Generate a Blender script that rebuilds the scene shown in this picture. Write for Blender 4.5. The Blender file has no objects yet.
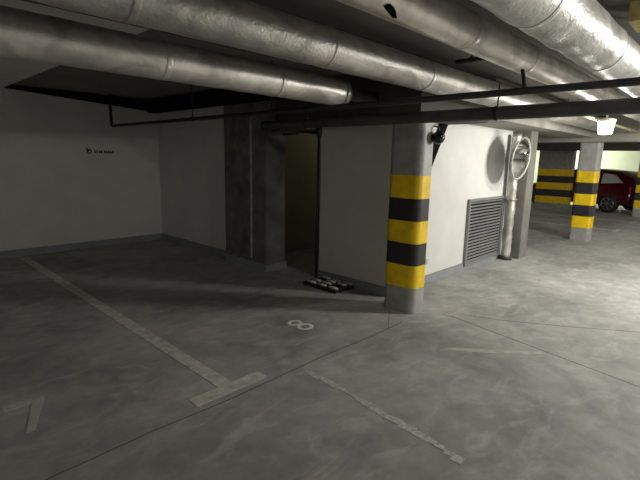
import bpy, bmesh, math, random
from mathutils import Vector, Matrix, noise
random.seed(7)
R = math.radians
SC = bpy.context.scene
C = SC.collection

# ---------------------------------------------------------------- camera
yaw, pit, rol = R(46.3), R(10.5), R(1.2)
fwd = Vector((math.sin(yaw)*math.cos(pit), math.cos(yaw)*math.cos(pit), -math.sin(pit)))
rt = Vector((math.cos(yaw), -math.sin(yaw), 0)); up = rt.cross(fwd)
r2 = rt*math.cos(rol)+up*math.sin(rol); u2 = -rt*math.sin(rol)+up*math.cos(rol)
cam_d = bpy.data.cameras.new('camera'); cam = bpy.data.objects.new('camera', cam_d); C.objects.link(cam)
mw = Matrix((r2, u2, -fwd)).transposed().to_4x4(); mw.translation = Vector((0, 0, 1.55))
cam.matrix_world = mw
cam_d.sensor_width = 36; cam_d.lens = 443/640*36; cam_d.clip_start = .02
SC.camera = cam

# ---------------------------------------------------------------- world, exposure, lights
w = bpy.data.worlds.new('world'); SC.world = w; w.use_nodes = True
w.node_tree.nodes['Background'].inputs[0].default_value = (.75, .8, .7, 1)
w.node_tree.nodes['Background'].inputs[1].default_value = 0.02
SC.view_settings.view_transform = 'Standard'; SC.view_settings.look = 'None'
SC.view_settings.gamma = 1; SC.view_settings.use_curve_mapping = False
SC.view_settings.exposure = 0.0

def lamp(name, loc, power, rad=.15, col=(1, .975, .90)):
    d = bpy.data.lights.new(name, 'POINT'); d.shadow_soft_size = rad; d.energy = power; d.color = col
    o = bpy.data.objects.new(name, d); C.objects.link(o); o.location = loc
    return o
# lamps of the driving aisle (beyond the frame), of the far bays, and added fill
lamp('aisle_light', (6.8, -1.2, 2.12), 450, .28)
lamp('aisle_light', (2.4, -3.0, 2.3), 150, .12)
lamp('aisle_light', (-6, -1.2, 1.95), 55, .7)  # added fill lamp, unseen, brightens the left walls and ceiling board
lamp('aisle_light', (12.3, -1.2, 2.1), 150)
lamp('opening_fill_light', (5.8, 4.5, 2.2), 2.2, .15, (1, .93, .72))  # added fill lamp lifting the dark opening, no known fixture
lamp('aisle_light', (20.4, 5.6, 2.2), 260, .15, (.95, 1, .8))
lamp('aisle_light', (18.5, -1.5, 2.1), 60)

# ---------------------------------------------------------------- materials
MATS = {}
def mat(name, col, rough=.7, metal=0, noise_amt=.15, scale=6, bump=0, bscale=40, emit=None, estr=0, detail=6, spec=.5):
    if name in MATS: return MATS[name]
    m = bpy.data.materials.new(name); m.use_nodes = True; MATS[name] = m
    nt = m.node_tree; N = nt.nodes; L = nt.links; b = N['Principled BSDF']
    b.inputs['Roughness'].default_value = rough; b.inputs['Metallic'].default_value = metal
    b.inputs['Specular IOR Level'].default_value = spec
    tc = N.new('ShaderNodeTexCoord'); nz = N.new('ShaderNodeTexNoise')
    nz.inputs['Scale'].default_value = scale; nz.inputs['Detail'].default_value = detail
    L.new(tc.outputs['Object'], nz.inputs['Vector'])
    rp = N.new('ShaderNodeValToRGB'); rp.color_ramp.elements[0].position = .3; rp.color_ramp.elements[1].position = .7
    rp.color_ramp.elements[0].color = (*[c*(1-noise_amt) for c in col], 1)
    rp.color_ramp.elements[1].color = (*[min(1, c*(1+noise_amt)) for c in col], 1)
    L.new(nz.outputs[0], rp.inputs[0]); L.new(rp.outputs[0], b.inputs['Base Color'])
    if bump:
        n2 = N.new('ShaderNodeTexNoise'); n2.inputs['Scale'].default_value = bscale; n2.inputs['Detail'].default_value = 4
        L.new(tc.outputs['Object'], n2.inputs['Vector'])
        bp = N.new('ShaderNodeBump'); bp.inputs['Strength'].default_value = bump; bp.inputs['Distance'].default_value = .01
        L.new(n2.outputs[0], bp.inputs['Height']); L.new(bp.outputs[0], b.inputs['Normal'])
    if emit:
        b.inputs['Emission Color'].default_value = (*emit, 1); b.inputs['Emission Strength'].default_value = estr
    return m

def floor_material():
    m = bpy.data.materials.new('worn_concrete_floor'); m.use_nodes = True
    nt = m.node_tree; N = nt.nodes; L = nt.links; b = N['Principled BSDF']
    tc = N.new('ShaderNodeTexCoord')
    def nz(scale, det, dist=0, rough=.55, stretch=None):
        n = N.new('ShaderNodeTexNoise'); n.inputs['Scale'].default_value = scale; n.inputs['Detail'].default_value = det
        n.inputs['Distortion'].default_value = dist; n.inputs['Roughness'].default_value = rough
        if stretch:
            mp = N.new('ShaderNodeMapping'); mp.inputs['Scale'].default_value = stretch
            mp.inputs['Rotation'].default_value = (0, 0, R(25))
            L.new(tc.outputs['Object'], mp.inputs[0]); L.new(mp.outputs[0], n.inputs['Vector'])
        else: L.new(tc.outputs['Object'], n.inputs['Vector'])
        return n
    a = nz(.9, 8, .6, .6); c = nz(5, 8, .3, .65); d = nz(2.2, 6, 1.5, .6, (1, 2.2, 1)); e = nz(60, 3)
    r1 = N.new('ShaderNodeValToRGB'); r1.color_ramp.elements[0].position = .35; r1.color_ramp.elements[1].position = .68
    r1.color_ramp.elements[0].color = (.285, .282, .27, 1); r1.color_ramp.elements[1].color = (.49, .485, .465, 1)
    L.new(a.outputs[0], r1.inputs[0])
    r2_ = N.new('ShaderNodeValToRGB'); r2_.color_ramp.elements[0].position = .52; r2_.color_ramp.elements[1].position = .72
    r2_.color_ramp.elements[0].color = (0, 0, 0, 1); r2_.color_ramp.elements[1].color = (.45, .45, .45, 1)
    L.new(d.outputs[0], r2_.inputs[0])
    mx = N.new('ShaderNodeMixRGB'); mx.inputs[2].default_value = (.66, .65, .625, 1)
    L.new(r2_.outputs[0], mx.inputs[0]); L.new(r1.outputs[0], mx.inputs[1])
    r3 = N.new('ShaderNodeValToRGB'); r3.color_ramp.elements[0].position = .3; r3.color_ramp.elements[1].position = .7
    r3.color_ramp.elements[0].color = (.78, .78, .78, 1); r3.color_ramp.elements[1].color = (1.12, 1.12, 1.12, 1)
    L.new(c.outputs[0], r3.inputs[0])
    m2 = N.new('ShaderNodeMixRGB'); m2.blend_type = 'MULTIPLY'; m2.inputs[0].default_value = 1
    L.new(mx.outputs[0], m2.inputs[1]); L.new(r3.outputs[0], m2.inputs[2]); L.new(m2.outputs[0], b.inputs['Base Color'])
    b.inputs['Roughness'].default_value = .62; b.inputs['Specular IOR Level'].default_value = .35
    bp = N.new('ShaderNodeBump'); bp.inputs['Strength'].default_value = .12; bp.inputs['Distance'].default_value = .006
    L.new(e.outputs[0], bp.inputs['Height']); L.new(bp.outputs[0], b.inputs['Normal'])
    return m

def stripe_material(name, edges, conc=(.36, .36, .34), yellow=(.9, .60, .002), black=(.022, .022, .024)):
    """painted hazard bands by height: concrete, then the bands between the edges, then concrete"""
    m = bpy.data.materials.new(name); m.use_nodes = True
    nt = m.node_tree; N = nt.nodes; L = nt.links; b = N['Principled BSDF']
    tc = N.new('ShaderNodeTexCoord'); sp = N.new('ShaderNodeSeparateXYZ'); L.new(tc.outputs['Object'], sp.inputs[0])
    nz = N.new('ShaderNodeTexNoise'); nz.inputs['Scale'].default_value = 9; nz.inputs['Detail'].default_value = 7
    L.new(tc.outputs['Object'], nz.inputs['Vector'])
    wob = N.new('ShaderNodeMath'); wob.operation = 'MULTIPLY_ADD'; wob.inputs[1].default_value = .012
    L.new(nz.outputs[0], wob.inputs[0]); L.new(sp.outputs[2], wob.inputs[2])
    dv = N.new('ShaderNodeMath'); dv.operation = 'DIVIDE'; dv.inputs[1].default_value = 2.5; L.new(wob.outputs[0], dv.inputs[0])
    rp = N.new('ShaderNodeValToRGB'); rp.color_ramp.interpolation = 'CONSTANT'
    cr = rp.color_ramp; cr.elements[0].color = (*conc, 1); cr.elements[0].position = 0
    cols = [yellow, black]
    cr.elements[1].position = edges[0]/2.5; cr.elements[1].color = (*yellow, 1)
    for i, e in enumerate(edges[1:]):
        el = cr.elements.new(e/2.5)
        el.color = (*(cols[(i+1) % 2] if i < len(edges)-2 else conc), 1)
    L.new(dv.outputs[0], rp.inputs[0])
    vr = N.new('ShaderNodeValToRGB'); vr.color_ramp.elements[0].position = .3; vr.color_ramp.elements[1].position = .7
    vr.color_ramp.elements[0].color = (.8, .8, .8, 1); vr.color_ramp.elements[1].color = (1.1, 1.1, 1.1, 1)
    L.new(nz.outputs[0], vr.inputs[0])
    mx = N.new('ShaderNodeMixRGB'); mx.blend_type = 'MULTIPLY'; mx.inputs[0].default_value = 1
    L.new(rp.outputs[0], mx.inputs[1]); L.new(vr.outputs[0], mx.inputs[2]); L.new(mx.outputs[0], b.inputs['Base Color'])
    b.inputs['Roughness'].default_value = .5
    return m

def foil_material(name, col=(.58, .565, .535), rough=.40, bs=1.0, metal=.22):
    m = bpy.data.materials.new(name); m.use_nodes = True
    nt = m.node_tree; N = nt.nodes; L = nt.links; b = N['Principled BSDF']
    tc = N.new('ShaderNodeTexCoord'); mp = N.new('ShaderNodeMapping'); mp.inputs['Scale'].default_value = (.8, 1, 1)
    L.new(tc.outputs['Object'], mp.inputs[0])
    n1 = N.new('ShaderNodeTexNoise'); n1.inputs['Scale'].default_value = 5; n1.inputs['Detail'].default_value = 8; n1.inputs['Distortion'].default_value = 1
    n2 = N.new('ShaderNodeTexNoise'); n2.inputs['Scale'].default_value = 48; n2.inputs['Detail'].default_value = 5; n2.inputs['Distortion'].default_value = .6
    for n in (n1, n2): L.new(mp.outputs[0], n.inputs['Vector'])
    rp = N.new('ShaderNodeValToRGB'); rp.color_ramp.elements[0].position = .35; rp.color_ramp.elements[1].position = .65
    rp.color_ramp.elements[0].color = (*[c*.72 for c in col], 1); rp.color_ramp.elements[1].color = (*[min(1, c*1.2) for c in col], 1)
    L.new(n1.outputs[0], rp.inputs[0]); L.new(rp.outputs[0], b.inputs['Base Color'])
    b.inputs['Metallic'].default_value = metal; b.inputs['Roughness'].default_value = rough
    bp = N.new('ShaderNodeBump'); bp.inputs['Strength'].default_value = .35*bs; bp.inputs['Distance'].default_value = .012
    L.new(n2.outputs[0], bp.inputs['Height']); L.new(bp.outputs[0], b.inputs['Normal'])
    return m

M_floor = floor_material()
M_wall = mat('white_wall_paint', (.68, .68, .655), .75, noise_amt=.05, scale=3, bump=.05, bscale=80)
M_tan = mat('tan_wall_paint', (.36, .32, .21), .8, noise_amt=.06, scale=3)
M_base = mat('grey_skirting_paint', (.27, .285, .30), .6, noise_amt=.12, scale=5)
M_ceil = mat('ceiling_concrete', (.20, .195, .175), .85, noise_amt=.12, scale=2.5)
M_panel = mat('pale_ceiling_board', (.78, .78, .74), .8, noise_amt=.08)
M_conc = mat('bare_column_concrete', (.15, .15, .138), .8, noise_amt=.4, scale=4, bump=.2)
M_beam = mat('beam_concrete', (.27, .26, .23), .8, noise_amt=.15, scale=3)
M_beam_shade = mat('shaded_beam_concrete', (.07, .068, .06), .85, noise_amt=.15, scale=3)  # beam concrete darkened, shade among the pipes put into the colour
M_pillar = stripe_material('hazard_banded_pillar', (.27, .5, .725, .955, 1.18, 1.405))
M_pier = stripe_material('shaded_banded_pier', (.24, .46, .69, .91, 1.13, 1.35), conc=(.22, .22, .205), yellow=(.62, .42, .004))  # darker paint than the pillars, the pier's shade is in the colour
M_foil = foil_material('wrinkled_aluminium_foil')
M_foil2 = foil_material('smooth_aluminium_jacket', (.74, .70, .65), .36, .6, .6)
M_foil3 = foil_material('crinkled_grey_foil', (.60, .58, .54), .36, 1, .6)
M_band = mat('jacket_seam_tape', (.42, .40, .37), .35, .7, .2, 20)
M_black = mat('black_pipe_paint', (.018, .018, .017), .5, noise_amt=.2)
M_dark = mat('dark_painted_pipe', (.05, .05, .046), .5, noise_amt=.25, scale=8)
M_line = mat('worn_white_floor_paint', (.60, .585, .53), .7, noise_amt=.25, scale=14)
M_digit = mat('white_digit_paint', (.9, .89, .85), .7, noise_amt=.1, scale=14)
M_fdigit = mat('faded_digit_paint', (.50, .49, .46), .7, noise_amt=.15, scale=14)
M_joint = mat('floor_joint_filler', (.15, .147, .138), .8)
M_louv = mat('grey_louvre_metal', (.23, .235, .235), .5, .2, .08)
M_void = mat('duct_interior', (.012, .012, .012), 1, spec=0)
M_plaster = mat('pale_plaster_smear', (.40, .40, .37), .85, noise_amt=.25, scale=18)
M_plastic = mat('white_plastic', (.75, .75, .7), .4, noise_amt=.03)
M_lamp = mat('lit_lamp_cover', (.9, .9, .85), .4, noise_amt=.01, emit=(1, .97, .86), estr=9)
M_cream = mat('cream_conduit_plastic', (.70, .64, .42), .45, noise_amt=.05)
M_mirror = mat('mirror_surface', (.85, .85, .82), .04, 1, .02)
M_red = mat('maroon_car_paint', (.075, .004, .009), .22, .2, .03)
M_glass = mat('dark_car_glass', (.015, .02, .02), .06, 0, .05)
M_tyre = mat('tyre_rubber', (.015, .015, .016), .8)
M_rim = mat('dark_wheel_rim', (.22, .22, .23), .3, .8)
M_head = mat('headlight_lens', (.75, .75, .72), .1, .3, .03)
M_brown = mat('beige_box_card', (.42, .33, .13), .7, noise_amt=.25, scale=20)
M_ink = mat('sign_lettering', (.006, .006, .006), .7)

# ---------------------------------------------------------------- helpers
def obj(name, bm, m, parent=None, smooth=False):
    bmesh.ops.recalc_face_normals(bm, faces=bm.faces)
    me = bpy.data.meshes.new(name); bm.to_mesh(me); bm.free()
    me.materials.append(m)
    if smooth:
        me.polygons.foreach_set('use_smooth', [True]*len(me.polygons))
    o = bpy.data.objects.new(name, me); C.objects.link(o)
    if parent is not None:
        o.parent = parent
        o.matrix_parent_inverse = Matrix.Translation(-parent.location) if parent.type == 'EMPTY' and not parent.rotation_euler.z else parent.matrix_basis.inverted()
    return o
def tag(o, label, cat, group=None, kind=None):
    o['label'] = label; o['category'] = cat
    if group: o['group'] = group
    if kind: o['kind'] = kind
    return o
def thing(name, label, cat, loc=(0, 0, 0), group=None):
    o = bpy.data.objects.new(name, None); C.objects.link(o); o.location = loc; o.empty_display_size = .1
    return tag(o, label, cat, group)
def struct(name, bm, m, smooth=False):
    o = obj(name, bm, m, smooth=smooth); o['kind'] = 'structure'; return o
def box(bm, x0, x1, y0, y1, z0, z1, bev=0, M4=None):
    r = bmesh.ops.create_cube(bm, size=1)
    vs = r['verts']
    for v in vs:
        v.co = Vector((x0+(v.co.x+.5)*(x1-x0), y0+(v.co.y+.5)*(y1-y0), z0+(v.co.z+.5)*(z1-z0)))
    if bev:
        es = list({e for v in vs for e in v.link_edges})
        rr = bmesh.ops.bevel(bm, geom=es, offset=bev, segments=2, affect='EDGES')
        vs = rr['verts'] if rr['verts'] else vs
    if M4 is not None:
        bmesh.ops.transform(bm, matrix=M4, verts=[v for v in bm.verts if v.is_valid and v in set(vs)])
    return bm
def B(*a, **k): return box(bmesh.new(), *a, **k)
def tube(bm, pts, r, seg=20, wob=0, caps=True, step=None, radii=None):
    pts = [Vector(p) for p in pts]
    if step:
        q = []
        for a, b in zip(pts[:-1], pts[1:]):
            n = max(1, int((b-a).length/step))
            q += [a.lerp(b, i/n) for i in range(n)]
        pts = q+[pts[-1]]
    rings = []; prev = None
    for i, p in enumerate(pts):
        t = (pts[min(i+1, len(pts)-1)]-pts[max(i-1, 0)]).normalized()
        if prev is None:
            a = Vector((0, 0, 1)) if abs(t.z) < .9 else Vector((1, 0, 0)); n = t.cross(a).normalized()
        else:
            n = (prev-t*prev.dot(t)).normalized()
        prev = n; b = t.cross(n)
        ring = []
        rr0 = radii[i] if radii else r
        for k in range(seg):
            a = 2*math.pi*k/seg
            d = n*math.cos(a)+b*math.sin(a); rr = rr0
            if wob:
                s = p+d*r
                rr += wob*(noise.noise(s*7)+.6*noise.noise(s*19))
            ring.append(bm.verts.new(p+d*rr))
        rings.append(ring)
    for A, Bq in zip(rings[:-1], rings[1:]):
        for k in range(seg):
            bm.faces.new((A[k], A[(k+1) % seg], Bq[(k+1) % seg], Bq[k]))
    if caps:
        bm.faces.new(rings[0][::-1]); bm.faces.new(rings[-1])
    return bm
def T(*a, **k): return tube(bmesh.new(), *a, **k)
def bend(p0, p1, p2, rad, n=6):
    """corner p1 between p0 and p2 rounded into an arc"""
    p0, p1, p2 = Vector(p0), Vector(p1), Vector(p2)
    a = p1+(p0-p1).normalized()*rad; b = p1+(p2-p1).normalized()*rad
    out = []
    for i in range(n+1):
        t = i/n; out.append((1-t)**2*a+2*t*(1-t)*p1+t*t*b)
    return out
def prism(bm, pts, z0, z1):
    lo = [bm.verts.new((x, y, z0)) for x, y in pts]; hi = [bm.verts.new((x, y, z1)) for x, y in pts]
    n = len(pts)
    bm.faces.new(lo[::-1]); bm.faces.new(hi)
    for i in range(n): bm.faces.new((lo[i], lo[(i+1) % n], hi[(i+1) % n], hi[i]))
    return bm
def annulus(bm, cx, cy, ro, ri, z0, z1, n=36, sx=1, sy=1):
    V = []
    for i in range(n):
        a = 2*math.pi*i/n; c, s = math.cos(a)*sx, math.sin(a)*sy
        V.append([bm.verts.new((cx+c*ro, cy+s*ro, z0)), bm.verts.new((cx+c*ri, cy+s*ri, z0)),
                  bm.verts.new((cx+c*ri, cy+s*ri, z1)), bm.verts.new((cx+c*ro, cy+s*ro, z1))])
    for i in range(n):
        A, D = V[i], V[(i+1) % n]
        for k in range(4): bm.faces.new((A[k], A[(k+1) % 4], D[(k+1) % 4], D[k]))
    return bm
def rounded(x0, x1, y0, y1, r, n=6):
    P = []
    for cx, cy, a0 in ((x1-r, y1-r, 0), (x0+r, y1-r, 90), (x0+r, y0+r, 180), (x1-r, y0+r, 270)):
        for i in range(n+1):
            a = R(a0+90*i/n); P.append((cx+r*math.cos(a), cy+r*math.sin(a)))
    return P

# ---------------------------------------------------------------- shell
H = 2.47
bm = B(-7, 23, -9, 8.2, -.15, 0); FL = struct('floor', bm, M_floor)
struct('ceiling', B(-7, 23, -9, 8.2, H, H+.15), M_ceil)
struct('wall_back', B(-7, 4.1, 7.75, 8, 0, H), M_wall)
struct('wall_left', B(-7.2, -7, -9, 8, 0, H), M_wall)
struct('wall_rear', B(-7, 23, -9.2, -9, 0, H), M_wall)
struct('wall_far', B(22, 22.2, -9, 8, 0, H), mat('far_wall_paint', (.72, .75, .62), .8, noise_amt=.03))
struct('wall_far_back', B(7.3, 22, 7.8, 8, 0, H), M_wall)
struct('wall_bay_side', B(3.85, 4.1, 5.55, 7.75, 0, H), M_wall)
struct('wall_niche', B(4.1, 7.2, 5.35, 5.5, 0, H), M_tan)
struct('wall_opening_shade_block', B(4.1, 4.22, 3.9, 4.59, 1.98, H), M_beam_shade)  # added dark filler, stands for the black shade over the opening
struct('wall_storage', B(4.07, 4.22, 2.8, 3.9, 0, H), M_wall)
struct('wall_grille', B(4.22, 7.3, 2.8, 2.95, 0, H), M_wall)
struct('wall_storage_side', B(7.15, 7.3, 2.95, 7.8, 0, H), M_wall)
bb = .11
struct('baseboard_back', B(-7, 3.84, 7.735, 7.75, 0, bb), M_base)
struct('baseboard_bay_side', B(3.835, 3.85, 5.55, 7.735, 0, bb), M_base)
struct('baseboard_storage', B(4.055, 4.07, 2.785, 3.9, 0, bb), M_base)
struct('baseboard_grille', B(4.07, 7.15, 2.785, 2.8, 0, bb), M_base)
struct('baseboard_niche', B(4.1, 7.15, 5.335, 5.35, 0, bb), M_base)
struct('ceiling_beam', B(-1, 5.1, 2.3, 2.66, 2.27, H), M_beam_shade)
struct('ceiling_beam', B(3.65, 5.1, 2.25, 2.73, 1.98, 2.27), M_beam_shade)  # added dark block standing for shade above the nearest pillar
struct('ceiling_beam', B(3.9, 4.07, 2.78, 4.57, 2.0, H), M_beam_shade)  # added dark block, keeps the top of the storage wall in shade
struct('ceiling_beam', B(5.1, 9.8, 2.2, 2.8, 2.03, H), M_beam)
struct('ceiling_beam', B(9.8, 10.3, -9, 7.8, 1.96, H), M_beam)
struct('ceiling_beam', B(15.1, 15.6, -9, 7.8, 1.93, H), M_beam_shade)
struct('ceiling_beam', B(-7, 1.55, 2.9, 7.75, 2.41, H), M_panel)

# expansion joints cut in the floor
def strip(bm, pts, wd, z=.0015):
    for a, b in zip(pts[:-1], pts[1:]):
        a, b = Vector((*a, 0)), Vector((*b, 0)); n = (b-a).normalized().cross(Vector((0, 0, 1)))*wd/2
        vs = [a-n, a+n, b+n, b-n]
        prism(bm, [(v.x, v.y) for v in vs], .0002, z)
    return bm
jl = [(-1+.5*i, 2.235+.012*math.sin(i*2.1)) for i in range(10)]
j = bmesh.new(); strip(j, jl, .010); obj('floor_joint', j, M_joint, FL)
j = bmesh.new(); strip(j, [(4.0, 2.1), (4.02, 1.95), (3.9, 1.4), (3.68, .35), (3.45, -.8), (2.9, -3), (2.5, -6)], .006); obj('floor_joint', j, M_joint, FL)
j = bmesh.new(); strip(j, [(4.15, 1.95), (4.28, 1.6), (4.6, 1.05), (4.95, .54), (5.4, -.2), (6.5, -2.4), (7, -6)], .005); obj('floor_joint', j, M_joint, FL)
j = bmesh.new(); strip(j, [(3.68, 2.5), (3.25, 2.21)], .006); obj('floor_joint', j, M_joint, FL)
M_scuff = mat('pale_scuff', (.45, .44, .40), .7, noise_amt=.2, scale=14)
j = bmesh.new(); prism(j, [(3.2, 1.66), (3.27, 1.58), (3.5, 1.27), (3.76, 1.0), (3.8, 1.03), (3.55, 1.33), (3.33, 1.6)], .0002, .0012); obj('scuff', j, M_scuff, FL)

# ---------------------------------------------------------------- column and pillars
col = thing('concrete_column', 'square bare grey concrete column between the white bay wall and the dark opening', 'column', (3.92, 5.05, 0))
obj('shaft', B(3.75, 4.1, 4.59, 5.55, 0, H, bev=.012), M_conc, col)
sm = bmesh.new()
pts = []
for i in range(26):
    z = .14+i*.076; pts.append((z, .020+.02*noise.noise(Vector((z*9, 0, 0)))))
for (z0, w0), (z1, w1) in zip(pts[:-1], pts[1:]):
    c0 = 4.91; vs = [(c0-w0, z0), (c0+w0, z0), (c0+w1, z1), (c0-w1, z1)]
    f = [sm.verts.new((3.7495, y, z)) for y, z in vs]; g = [sm.verts.new((3.744, y, z)) for y, z in vs]
    sm.faces.new(g)
    for k in range(4): sm.faces.new((f[k], f[(k+1) % 4], g[(k+1) % 4], g[k]))
obj('plaster_seam', sm, M_plaster, col)['label'] = 'pale vertical plaster smear'
obj('skirting', B(3.738, 4.112, 4.578, 5.55, 0, .1), M_base, col)
def pillar(x0, x1, y0, y1, label, r=.07):
    o = obj('striped_pillar', prism(bmesh.new(), rounded(x0, x1, y0, y1, r), 0, 1.98 if x0 < 5 else 1.96), M_pillar)
    return tag(o, label, 'pillar', 'yellow and black banded pillars along the aisle')
pillar(3.745, 3.995, 2.27, 2.65, 'yellow and black banded concrete pillar nearest, in front of the storage wall')
pillar(10.05, 10.36, 2.17, 2.53, 'yellow and black banded pillar further back, left of the red car', .05)
pillar(16.1, 16.4, 2.05, 2.42, 'yellow and black banded pillar at the far right, hiding the red car nose', .05)
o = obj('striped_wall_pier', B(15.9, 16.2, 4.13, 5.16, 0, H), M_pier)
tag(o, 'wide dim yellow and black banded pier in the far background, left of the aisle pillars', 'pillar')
o = obj('end_pillar', B(7.305, 7.62, 2.52, 2.95, 0, 2.05, bev=.01), mat('end_pillar_concrete', (.18, .172, .155), .7, noise_amt=.2, scale=5))
tag(o, 'plain grey concrete pillar at the end of the white grille wall', 'pillar')

# ---------------------------------------------------------------- silver pipes
def silver_pipe(label, y, z, r, x0, x1, seams, m, wob, tear=None, collar=None):
    t = thing('insulated_pipe', label, 'pipe', ((x0+x1)/2, y, z-r), 'silver insulated pipes under the ceiling')
    obj('jacket', T([(x0, y, z), (x1, y, z)], r, seg=40, wob=wob, step=.05), m, t, True)
    for s in seams:
        obj('seam_band', T([(s-.02, y, z), (s+.02, y, z)], r+.002, seg=40, wob=wob, step=.01), m, t, True)
    return t
p = silver_pipe('thick wrinkled foil pipe at the upper right, widest and nearest of the silver pipes', .80, 2.28, .142, -2, 9.75, (.9, 2.16, 3.4, 4.7, 6), M_foil, .007)
p = silver_pipe('silver pipe with a black tear in its jacket, second from the right', 1.28, 2.276, .10, -2, 9.75, (1.2, 2.49, 3.4, 4.6, 6), M_foil2, .002)
# black tear on the underside
tr = bmesh.new()
vs = []
for (dx, a) in ((0, 252), (.05, 262), (.10, 272), (.115, 266), (.075, 250), (.05, 243), (.02, 240)):
    aa = R(a-14); vs.append(tr.verts.new((1.64+dx*1.2, 1.28+.1045*math.cos(aa), 2.276+.1045*math.sin(aa))))
tr.faces.new(vs); obj('torn_patch', tr, M_void, p)['label'] = 'black tear in the jacket'
p = silver_pipe('straight silver pipe in the middle, passing just in front of the dark beam', 2.04, 2.232, .12, -2, 9.75, (.9, 2.14, 3.3, 4.6, 6), M_foil3, .0025)
p = silver_pipe('lowest silver pipe, ending at a bright collar before the storage wall', 2.81, 2.142, .12, -4, 3.16, (.2, 1.44, 2.39), M_foil2, .003)
# collar at the wall end
cl = T([(3.13, 2.81, 2.142), (3.19, 2.81, 2.142)], .126, seg=32)
eb = T([(3.16, 2.81, 2.142), (3.22, 2.81, 2.142), (3.3, 2.81, 2.142), (3.89, 2.81, 2.142)], .06, 24, radii=[.1, .1, .06, .06])
lp = [o for o in C.objects if o.get('label', '').startswith('lowest silver')][0]
obj('end_collar', cl, M_band, lp, True); obj('end_reducer', eb, M_dark, lp, True)['label'] = 'thin dark bare end of the pipe'

# ---------------------------------------------------------------- dark pipes
def hanger(parent, x, y, z0, z1, r, name='hanger'):
    bm = bmesh.new(); tube(bm, [(x, y, z0+r), (x, y, z1)], .006, 8)
    pts = [(x, y+(0), z0)]
    n = 16
    # clamp ring round the pipe (pipe runs along y)
    ring = []
    for i in range(n):
        a = 2*math.pi*i/n; c, s = math.cos(a), math.sin(a)
        ring.append([bm.verts.new((x+c*(r+.006), y-.012, z0+s*(r+.006))), bm.verts.new((x+c*(r+.006), y+.012, z0+s*(r+.006))),
                     bm.verts.new((x+c*(r-.002), y+.012, z0+s*(r-.002))), bm.verts.new((x+c*(r-.002), y-.012, z0+s*(r-.002)))])
    for i in range(n):
        A, D = ring[i], ring[(i+1) % n]
        for k in range(4): bm.faces.new((A[k], A[(k+1) % 4], D[(k+1) % 4], D[k]))
    return obj(name, bm, M_black, parent)
t = thing('drain_pipe', 'thick dark pipe crossing low in front of the banded pillar and turning into the opening', 'pipe', (3.43, 1.5, 1.86))
path = [(3.43, -7, 1.91), (3.43, 4.1, 1.91)]+bend((3.43, 0, 1.91), (3.43, 4.22, 1.91), (4.6, 4.22, 1.91), .1)[1:]+[(4.7, 4.22, 1.91)]
obj('pipe_run', T(path, .05, 24), M_dark, t, True)
for y, zt in ((1.45, 2.12), (-.8, H), (3.5, H)): hanger(t, 3.43, y, 1.91, zt, .05)
sp = bmesh.new(); tube(sp, [(3.43, 4.16, 1.91), (3.43, 4.23, 1.91)], .056, 24); tube(sp, [(3.53, 4.22, 1.91), (3.6, 4.22, 1.91)], .056, 24)
obj('elbow_collar', sp, M_black, t, True)
t = thing('sprinkler_pipe', 'thin black pipe running above the thick dark pipe, turned up at the left end', 'pipe', (2.95, 3, 1.96))
path = [(2.95, -7, 1.985), (2.95, 7.4, 1.985)]+bend((2.95, 0, 1.985), (2.95, 7.5, 1.985), (2.95, 7.5, 2.4), .05)[1:]+[(2.95, 7.5, H)]
obj('pipe_run', T(path, .0225, 16), M_black, t, True)
for y, zt in ((5.02, H), (3.52, H), (-1.2, H)): hanger(t, 2.95, y, 1.985, zt, .0225)
obj('hanger', T([(2.95, 1.09, 2.0), (2.96, 1.1, 2.05), (3.0, 1.13, 2.12)], .012, 8), M_black, t)
t = thing('small_pipe', 'slim dark pipe close under the ceiling between two silver pipes', 'pipe', (3.55, 1.9, 2.33))
obj('pipe_run', T([(3.55, 1.46, 2.35), (3.55, 1.88, 2.35)], .018, 12), M_black, t, True)
hanger(t, 3.55, 1.75, 2.35, H, .018)
# vertical pipe at the edge of the storage wall
t = thing('vertical_pipe', 'thin black upright pipe on the left edge of the storage wall', 'pipe', (4.05, 3.93, 0))
obj('riser', T([(4.06, 3.935, .0), (4.06, 3.935, 1.93)], .016, 14), M_black, t, True)
vv = bmesh.new(); tube(vv, [(4.06, 3.935, 1.80), (4.06, 3.935, 1.84), (4.06, 3.935, 1.9), (4.06, 3.935, 1.93)], .03, 14, radii=[.02, .045, .045, .025])
tube(vv, [(4.06, 3.98, 1.86), (4.06, 4.06, 1.86)], .018, 10)
obj('valve', vv, M_black, t, True)
t = thing('branch_pipe', 'thin rusty dark pipe across the top of the dark opening', 'pipe', (4.1, 4.3, 1.84))
obj('pipe_run', T([(4.03, 4.29, 1.85), (4.03, 4.57, 1.85)], .016, 12), mat('rusty_pipe', (.07, .045, .035), .7), t, True)

# flat black band along the tops of the two walls
t = thing('wall_top_band', 'black band along the top of the back wall and bay side wall', 'cable tray', (2, 7.7, 2.28))
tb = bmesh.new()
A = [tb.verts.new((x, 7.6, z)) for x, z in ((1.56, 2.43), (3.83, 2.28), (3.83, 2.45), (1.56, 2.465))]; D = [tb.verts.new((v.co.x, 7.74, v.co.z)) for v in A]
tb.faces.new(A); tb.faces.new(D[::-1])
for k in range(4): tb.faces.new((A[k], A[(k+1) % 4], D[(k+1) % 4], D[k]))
obj('band_piece', tb, M_void, t)
obj('band_piece', B(3.6, 3.74, 3.6, 7.6, 2.25, 2.44), M_void, t)

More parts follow.
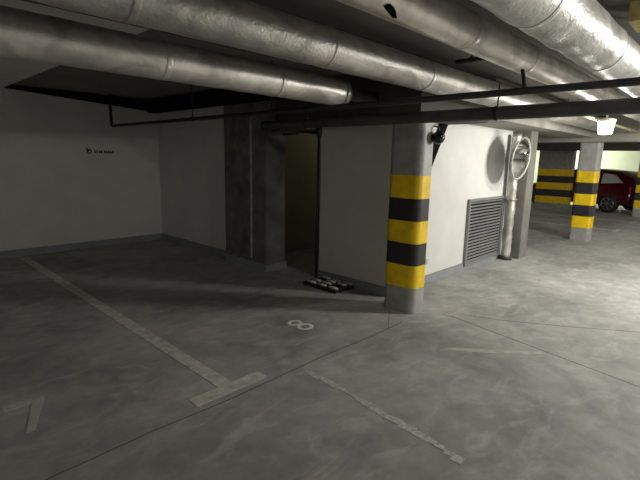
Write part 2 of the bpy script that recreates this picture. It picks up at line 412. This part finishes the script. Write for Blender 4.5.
# ---------------------------------------------------------------- grille on the wall
t = thing('ventilation_grille', 'grey slatted ventilation grille low on the bright white wall', 'grille', (6.5, 2.79, 0))
x0, x1, z0, z1 = 5.9, 7.1, .06, 1.02
fr = bmesh.new()
box(fr, x0, x0+.04, 2.76, 2.8, z0, z1); box(fr, x1-.04, x1, 2.76, 2.8, z0, z1)
box(fr, x0+.04, x1-.04, 2.76, 2.8, z1-.035, z1); box(fr, x0+.04, x1-.04, 2.76, 2.8, z0, z0+.035)
obj('frame', fr, M_louv, t)
obj('backing', B(x0+.04, x1-.04, 2.792, 2.798, z0+.035, z1-.035), M_void, t)
sl = bmesh.new(); n = 19
for i in range(n):
    zc = z0+.06+i*(z1-z0-.12)/(n-1)
    P = [(2.79, zc+.012), (2.768, zc-.006), (2.771, zc-.010), (2.793, zc+.008)]
    A = [sl.verts.new((x0+.04, y, z)) for y, z in P]; D = [sl.verts.new((x1-.04, y, z)) for y, z in P]
    sl.faces.new(A); sl.faces.new(D[::-1])
    for k in range(4): sl.faces.new((A[k], A[(k+1) % 4], D[(k+1) % 4], D[k]))
obj('slats', sl, M_louv, t)

# foil duct, mirror
t = thing('foil_duct', 'upright foil-wrapped pipe at the end of the white grille wall', 'pipe', (7.16, 2.68, 0))
q = [Vector((7.16, 2.68, .02+i*.05)) for i in range(40)]
obj('pipe_run', tube(bmesh.new(), q, .072, 28, wob=.012), M_foil3, t, True)
obj('floor_collar', T([(7.16, 2.68, 0), (7.16, 2.68, .05)], .1, 24), M_dark, t, True)
obj('strap', T([(7.16, 2.68, .95), (7.16, 2.68, .985)], .096, 24), M_band, t, True)
t = thing('round_mirror', 'round convex mirror with a pale rim, mounted high on the end of the grille wall', 'mirror', (7.16, 2.5, 1.25))
g = bmesh.new(); nr = 8; ns = 40; rr0 = .29
prev = None; top = g.verts.new((0, -.075, 0))
for i in range(1, nr+1):
    rad = rr0*i/nr; yy = -.075*(1-(i/nr)**2)
    ring = [g.verts.new((rad*math.cos(2*math.pi*k/ns), yy, rad*math.sin(2*math.pi*k/ns))) for k in range(ns)]
    for k in range(ns):
        if prev is None: g.faces.new((top, ring[k], ring[(k+1) % ns]))
        else: g.faces.new((prev[k], ring[k], ring[(k+1) % ns], prev[(k+1) % ns]))
    prev = ring
MM = Matrix.Translation((6.75, 2.44, 1.60)) @ Matrix.Rotation(R(-2), 4, 'Z') @ Matrix.Rotation(R(6), 4, 'X')
bmesh.ops.transform(g, matrix=MM, verts=g.verts); obj('reflector', g, M_mirror, t, True)
rim = bmesh.new()
tube(rim, [(.3*math.cos(2*math.pi*k/48), 0, .3*math.sin(2*math.pi*k/48)) for k in range(49)], .013, 10, caps=False)
bmesh.ops.transform(rim, matrix=MM, verts=rim.verts); obj('rim', rim, mat('pale_mirror_rim', (.42, .41, .38), .4, .3, .2, 30), t, True)
bk = bmesh.new(); tube(bk, [(0, .005, 0), (0, .02, 0)], .285, 32); tube(bk, [(0.0, .02, -.05), (.30, .165, -.05)], .015, 10)
bmesh.ops.transform(bk, matrix=MM, verts=bk.verts); obj('back_plate', bk, M_dark, t)

# camera dome + flat black strip on wall + socket
t = thing('warning_beacon', 'small round black dome unit fixed high on the nearest banded pillar', 'alarm device', (4.02, 2.33, 1.74))
dm = bmesh.new(); bmesh.ops.create_uvsphere(dm, u_segments=24, v_segments=14, radius=.062, matrix=Matrix.Translation((3.94, 2.215, 1.765)))
obj('dome', dm, mat('glossy_black_dome', (.012, .012, .012), .18), t, True)
obj('bracket', T([(3.93, 2.275, 1.765), (3.935, 2.24, 1.765)], .04, 18), M_black, t, True)
obj('stem', T([(3.94, 2.215, 1.82), (3.94, 2.215, 1.86), (3.94, 2.28, 1.88)], .008, 8), M_black, t, True)
ld = bmesh.new()
for (a, b) in ((-20, 10), (5, 20), (-5, -10), (25, 0)):
    d = Vector((math.sin(R(a))-.3, -math.cos(R(a)), math.sin(R(b)))).normalized()*.061
    bmesh.ops.create_uvsphere(ld, u_segments=8, v_segments=6, radius=.006, matrix=Matrix.Translation(Vector((3.94, 2.215, 1.765))+d))
obj('indicator_studs', ld, M_plastic, t, True)
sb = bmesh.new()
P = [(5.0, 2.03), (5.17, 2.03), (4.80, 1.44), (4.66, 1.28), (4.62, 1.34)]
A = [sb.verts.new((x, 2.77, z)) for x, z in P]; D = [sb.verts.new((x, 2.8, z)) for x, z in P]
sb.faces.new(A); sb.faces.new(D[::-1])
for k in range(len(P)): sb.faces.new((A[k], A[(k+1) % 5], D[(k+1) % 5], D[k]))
tag(obj('diagonal_strip', sb, M_void), 'black slanting strip on the white wall just right of the nearest pillar', 'bracket')
t = thing('wall_socket', 'small pale socket box low on the white wall beside the nearest pillar', 'socket', (4.86, 2.78, .3))
obj('box', B(4.81, 4.91, 2.765, 2.8, .25, .35, bev=.006), M_plastic, t)
obj('socket_cover', B(4.825, 4.895, 2.76, 2.765, .265, .335), mat('socket_face', (.6, .6, .56), .5), t)

# ---------------------------------------------------------------- lamp + conduit
t = thing('hanging_lamp', 'lit white cup-shaped lamp hanging under the ceiling at the right', 'lamp', (6.75, 1.425, 1.88))
lc = bmesh.new()
tube(lc, [(6.75, 1.425, 1.925), (6.75, 1.425, 1.94), (6.75, 1.425, 2.08)], .1, 24, radii=[.07, .08, .095])
obj('lamp_cover', lc, M_lamp, t, True)
cp = bmesh.new(); tube(cp, [(6.75, 1.425, 2.08), (6.75, 1.425, 2.11), (6.75, 1.425, 2.125)], .1, 24, radii=[.11, .11, .055])
obj('cap', cp, M_plastic, t, True)
lamp('lamp_glow', (6.75, 1.425, 1.87), 38, .08)
obj('stem', T([(6.75, 1.425, 2.08), (6.75, 1.425, H)], .012, 10), M_plastic, t, True)
t = thing('conduit', 'cream conduit running past the hanging lamp', 'conduit', (7, 1.55, 2.1))
obj('tube_run', T([(5.2, 1.56, 2.12), (9.79, 1.56, 2.12)], .02, 12), M_cream, t, True)
for x in (5.6, 7.4): 
    bm = bmesh.new(); tube(bm, [(x-.02, 1.56, 2.12), (x+.02, 1.56, 2.12)], .03, 12); tube(bm, [(x, 1.56, 2.14), (x, 1.56, H)], .006, 8)
    obj('clip', bm, M_cream, t)

# beige box, valves top right
t = thing('junction_box', 'beige box fixed to the ceiling in the upper right corner above the thickest pipe', 'box', (3.35, .62, 2.38))
obj('housing', B(3.2, 3.5, .52, .64, 2.36, H, bev=.005), M_brown, t)
ld = bmesh.new(); box(ld, 3.2, 3.5, .515, .52, 2.40, 2.41); obj('lid_seam', ld, M_dark, t)
t = thing('valve_pipe', 'black pipe with a valve near the beige box in the upper right corner', 'pipe', (3.75, .55, 2.3))
obj('pipe_run', T([(3.75, -2, 2.38), (3.75, .64, 2.38)], .02, 12), M_black, t, True)
vv = bmesh.new(); tube(vv, [(3.7, .6, 2.38), (3.8, .6, 2.38)], .038, 14); tube(vv, [(3.75, .6, 2.38), (3.75, .6, H)], .014, 10)
obj('valve', vv, M_black, t, True)

# ---------------------------------------------------------------- rack on floor
t = thing('floor_rack', 'low black rack with pale bars lying on the floor against the storage wall', 'rack', (3.88, 3.52, 0))
fr = bmesh.new()
for x in (3.72, 3.88, 4.03): box(fr, x-.012, x+.012, 3.29, 3.80, 0, .035)
for y in (3.29, 3.46, 3.63, 3.80): box(fr, 3.708, 4.042, y-.012, y+.012, .002, .037)
obj('frame', fr, M_black, t)
for x in (3.75, 3.85, 3.94, 4.02):
    for (ya, yb) in ((3.30, 3.43), (3.48, 3.61), (3.65, 3.79)):
        if (x, ya) in ((3.85, 3.30), (3.94, 3.65)): continue
        obj('bar', T([(x, ya+.02*math.sin(x*40), .05), (x, yb+.02*math.sin(x*40), .05)], .016, 10), mat('pale_bar_plastic', (.7, .7, .65), .6, noise_amt=.2), t, True)

# ---------------------------------------------------------------- floor paint
def bay_marking(x, y0, y1, label, half=.28, faded=False):
    bm = bmesh.new(); box(bm, x-.055, x+.055, y0+.115, y1, .0003, .002); box(bm, x-half, x+half, y0, y0+.115, .0003, .002)
    return tag(obj('bay_line', bm, M_line), label, 'floor marking', 'painted parking bay lines')
bay_marking(1.6, 2.29, 7.62, 'long white T-ended parking line dividing the two left bays')
for x, l in ((12.4, 'short white bay line end on the far floor, just right of the second banded pillar'), (14.55, 'short white bay line end on the far floor below the red car')):
    bay_marking(x, 2.05, 5.0, l)
bm = bmesh.new()
annulus(bm, 2.742, 2.925, .068, .038, .0003, .002, sx=1.1); annulus(bm, 2.748, 2.79, .074, .042, .0003, .002, sx=1.1)
tag(obj('bay_number', bm, M_digit), 'white number 8 painted on the floor of the right bay', 'floor marking')
bm = bmesh.new()
prism(bm, [(.46, 3.11), (.46, 3.05), (.60, 3.04), (.495, 2.72), (.54, 2.72), (.675, 3.05), (.675, 3.10)], .0003, .002)
tag(obj('bay_number', bm, M_fdigit), 'faded number 7 painted on the floor at the lower left', 'floor marking')
bm = bmesh.new(); rnd = random.Random(3)
xa = 2.16; y = 2.17; segs = []
while y > .9:
    ln = rnd.uniform(.03, .07); y2 = y-ln
    cx = 2.155-(2.17-y)*.09; wv = rnd.uniform(.018, .036) if not 1.72 < y < 1.8 else .007
    of = rnd.uniform(-.012, .012)
    prism(bm, [(cx+of-wv, y), (cx+of-wv*.9, y2), (cx+of+wv, y2), (cx+of+wv*.8, y)], .0003, .0018)
    y = y2
tag(obj('worn_line', bm, mat('scraped_line_paint', (.5, .49, .45), .7, noise_amt=.3, scale=30)), 'scraped remains of a white line on the floor in the middle foreground', 'floor marking')

# ---------------------------------------------------------------- wall sign
y0, y1 = 7.744, 7.7495
def letter(sg, cx, cz, w_, h_, st=.012):
    box(sg, cx-w_/2, cx-w_/2+st, y0, y1, cz-h_/2, cz+h_/2)
    k = rnd.choice((0, 1, 2))
    if k != 1: box(sg, cx-w_/2+st, cx+w_/2-st*.5, y0, y1, cz+h_/2-st, cz+h_/2)
    box(sg, cx-w_/2+st, cx+w_/2-st, y0, y1, cz-st/2, cz+st/2)
    if k: box(sg, cx+w_/2-st, cx+w_/2, y0, y1, cz-h_/2, cz+h_/2-st)
t = thing('wall_lettering', 'small line of black lettering on the white back wall at the left', 'lettering', (2.85, 7.745, 1.55))
for xa, xb in ((2.76, 2.87), (2.91, 3.07)):
    x = xa
    while x < xb:
        sg = bmesh.new(); letter(sg, x, 1.573, .024, .045); obj('letter', sg, M_ink, t); x += .033
sg = bmesh.new()
box(sg, 2.63, 2.645, y0, y1, 1.56, 1.64); box(sg, 2.645, 2.70, y0, y1, 1.60, 1.612)
bm2 = annulus(bmesh.new(), 0, 0, .032, .018, 0, .0055, 20)
bmesh.ops.transform(bm2, matrix=Matrix.Translation((2.675, 7.7495, 1.57)) @ Matrix.Rotation(R(90), 4, 'X'), verts=bm2.verts)
tmp = bpy.data.meshes.new('t'); bm2.to_mesh(tmp); bm2.free(); sg.from_mesh(tmp); bpy.data.meshes.remove(tmp)
obj('symbol', sg, M_ink, t)

# ---------------------------------------------------------------- car
def car(label, loc, rotz, paint, group=None):
    t = thing('car', label, 'car', loc, group)
    # local: x = length (front at +x), y = width
    st = [ # x, zlow, zbelt, ztop, half width low/belt, half width top
        (-1.93, .42, .68, .78, .58, .52), (-1.88, .28, .80, .92, .76, .62), (-1.72, .24, .84, 1.12, .81, .60), (-1.35, .22, .84, 1.32, .83, .60),
        (-.7, .21, .83, 1.38, .84, .62), (0, .21, .82, 1.38, .84, .62), (.3, .21, .82, 1.33, .84, .61), (.75, .21, .83, 1.10, .84, .66),
        (1.0, .21, .84, .93, .84, .72), (1.4, .22, .80, .87, .82, .66), (1.75, .23, .70, .77, .74, .55), (1.92, .28, .58, .64, .58, .42)]
    bm = bmesh.new(); rings = []
    for x, zl, zb, zt, hw, ht in st:
        half = [(hw*.55, zl), (hw*.93, zl+.02), (hw, zl+.14), (hw*1.01, (zl+zb)/2), (hw*.985, zb-.04), (hw*.94, zb), (ht*1.04, zt-.07), (ht*.9, zt-.012), (ht*.45, zt+.008)]
        ring = [bm.verts.new((x, y, z)) for y, z in half]+[bm.verts.new((x, -y, z)) for y, z in half[::-1]]
        rings.append(ring)
    n = len(rings[0])
    for A, D in zip(rings[:-1], rings[1:]):
        for k in range(n): bm.faces.new((A[k], A[(k+1) % n], D[(k+1) % n], D[k]))
    bm.faces.new(rings[0]); bm.faces.new(rings[-1][::-1])
    P = []
    def part(name, b, m, sm=False, par=None):
        o = obj(name, b, m, par, sm)
        if par is None: o.parent = t
        P.append(o); return o
    body = part('body', bm, paint, True)
    def patch(name, pts, m, th=.012):
        b = bmesh.new(); vs = [b.verts.new(p) for p in pts]; f = b.faces.new(vs); b.normal_update()
        ext = bmesh.ops.extrude_face_region(b, geom=[f]); nv = [v for v in ext['geom'] if isinstance(v, bmesh.types.BMVert)]
        nrm = f.normal.copy()
        for v in nv: v.co += nrm*th
        return part(name, b, m)
    for s in (1, -1):
        # side glass slightly proud of the body
        def sy(z, zb=.86, zt=1.40, a=.80, b=.66): return s*(a+(b-a)*(z-zb)/(zt-zb)+.012)
        patch('side_window', [(.72, sy(.90), .90), (.05, sy(.90), .90), (.05, sy(1.28), 1.28), (.26, sy(1.27), 1.27)], M_glass)
        patch('side_window', [(-.02, sy(.90), .90), (-.85, sy(.92), .92), (-.85, sy(1.28), 1.28), (-.02, sy(1.29), 1.29)], M_glass)
        patch('side_window', [(-.92, sy(.92), .92), (-1.58, sy(.97), .97), (-1.32, sy(1.2), 1.2), (-.92, sy(1.26), 1.26)], mat('pale_quarter_glass', (.35, .38, .34), .08))  # pale colour puts the brightness seen in this pane into the glass
        b = bmesh.new(); box(b, .62, .74, s*.86 if s > 0 else s*.98, s*.98 if s > 0 else s*.86, .88, .98, bev=.02); part('wing_mirror', b, paint)
        patch('headlight', [(1.88, s*.42, .64), (1.62, s*.79, .70), (1.55, s*.82, .60), (1.86, s*.55, .54)], M_head, .02)
        patch('tail_light', [(-1.92, s*.50, .82), (-1.92, s*.50, .66), (-1.80, s*.80, .68), (-1.76, s*.79, .86)], mat('tail_light_red', (.5, .01, .01), .2), .02)
        for wx in (1.20, -1.22):
            b = bmesh.new(); yo, yi = s*.855, s*.66
            tube(b, [(wx, yi, .29), (wx, yi+s*.02, .29), (wx, yo-s*.02, .29), (wx, yo, .29)], .29, 32, radii=[.27, .29, .29, .265])
            wh = part('tyre', b, M_tyre, True)
            b = bmesh.new(); tube(b, [(wx, yo-s*.01, .29), (wx, yo+s*.006, .29)], .05, 16)
            for k in range(7):
                a = 2*math.pi*k/7
                tube(b, [(wx+.04*math.cos(a), yo+s*.002, .29+.04*math.sin(a)), (wx+.18*math.cos(a), yo+s*.004, .29+.18*math.sin(a))], .016, 6)
            tube(b, [(wx+.185*math.cos(2*math.pi*k/32), yo+s*.002, .29+.185*math.sin(2*math.pi*k/32)) for k in range(33)], .014, 8, caps=False)
            rm = obj('rim', b, M_rim, None, True); rm.parent = wh
    patch('windscreen', [(.80, -.60, 1.10), (.80, .60, 1.10), (.34, .52, 1.335), (.34, -.52, 1.335)][::1], M_glass)
    patch('rear_window', [(-1.80, .56, 1.03), (-1.80, -.56, 1.03), (-1.37, -.52, 1.315), (-1.37, .52, 1.315)], M_glass)
    b = bmesh.new(); box(b, 1.78, 1.95, -.5, .5, .30, .42, bev=.02); part('grille', b, M_black)
    b = bmesh.new(); box(b, -1.975, -1.93, -.24, .24, .50, .60); part('number_plate', b, M_plastic)
    t.rotation_euler = (0, 0, rotz)
    return t
car('maroon hatchback parked nose in at the far right behind the banded pillars', (17.84, 4.16, 0), R(75), M_red)
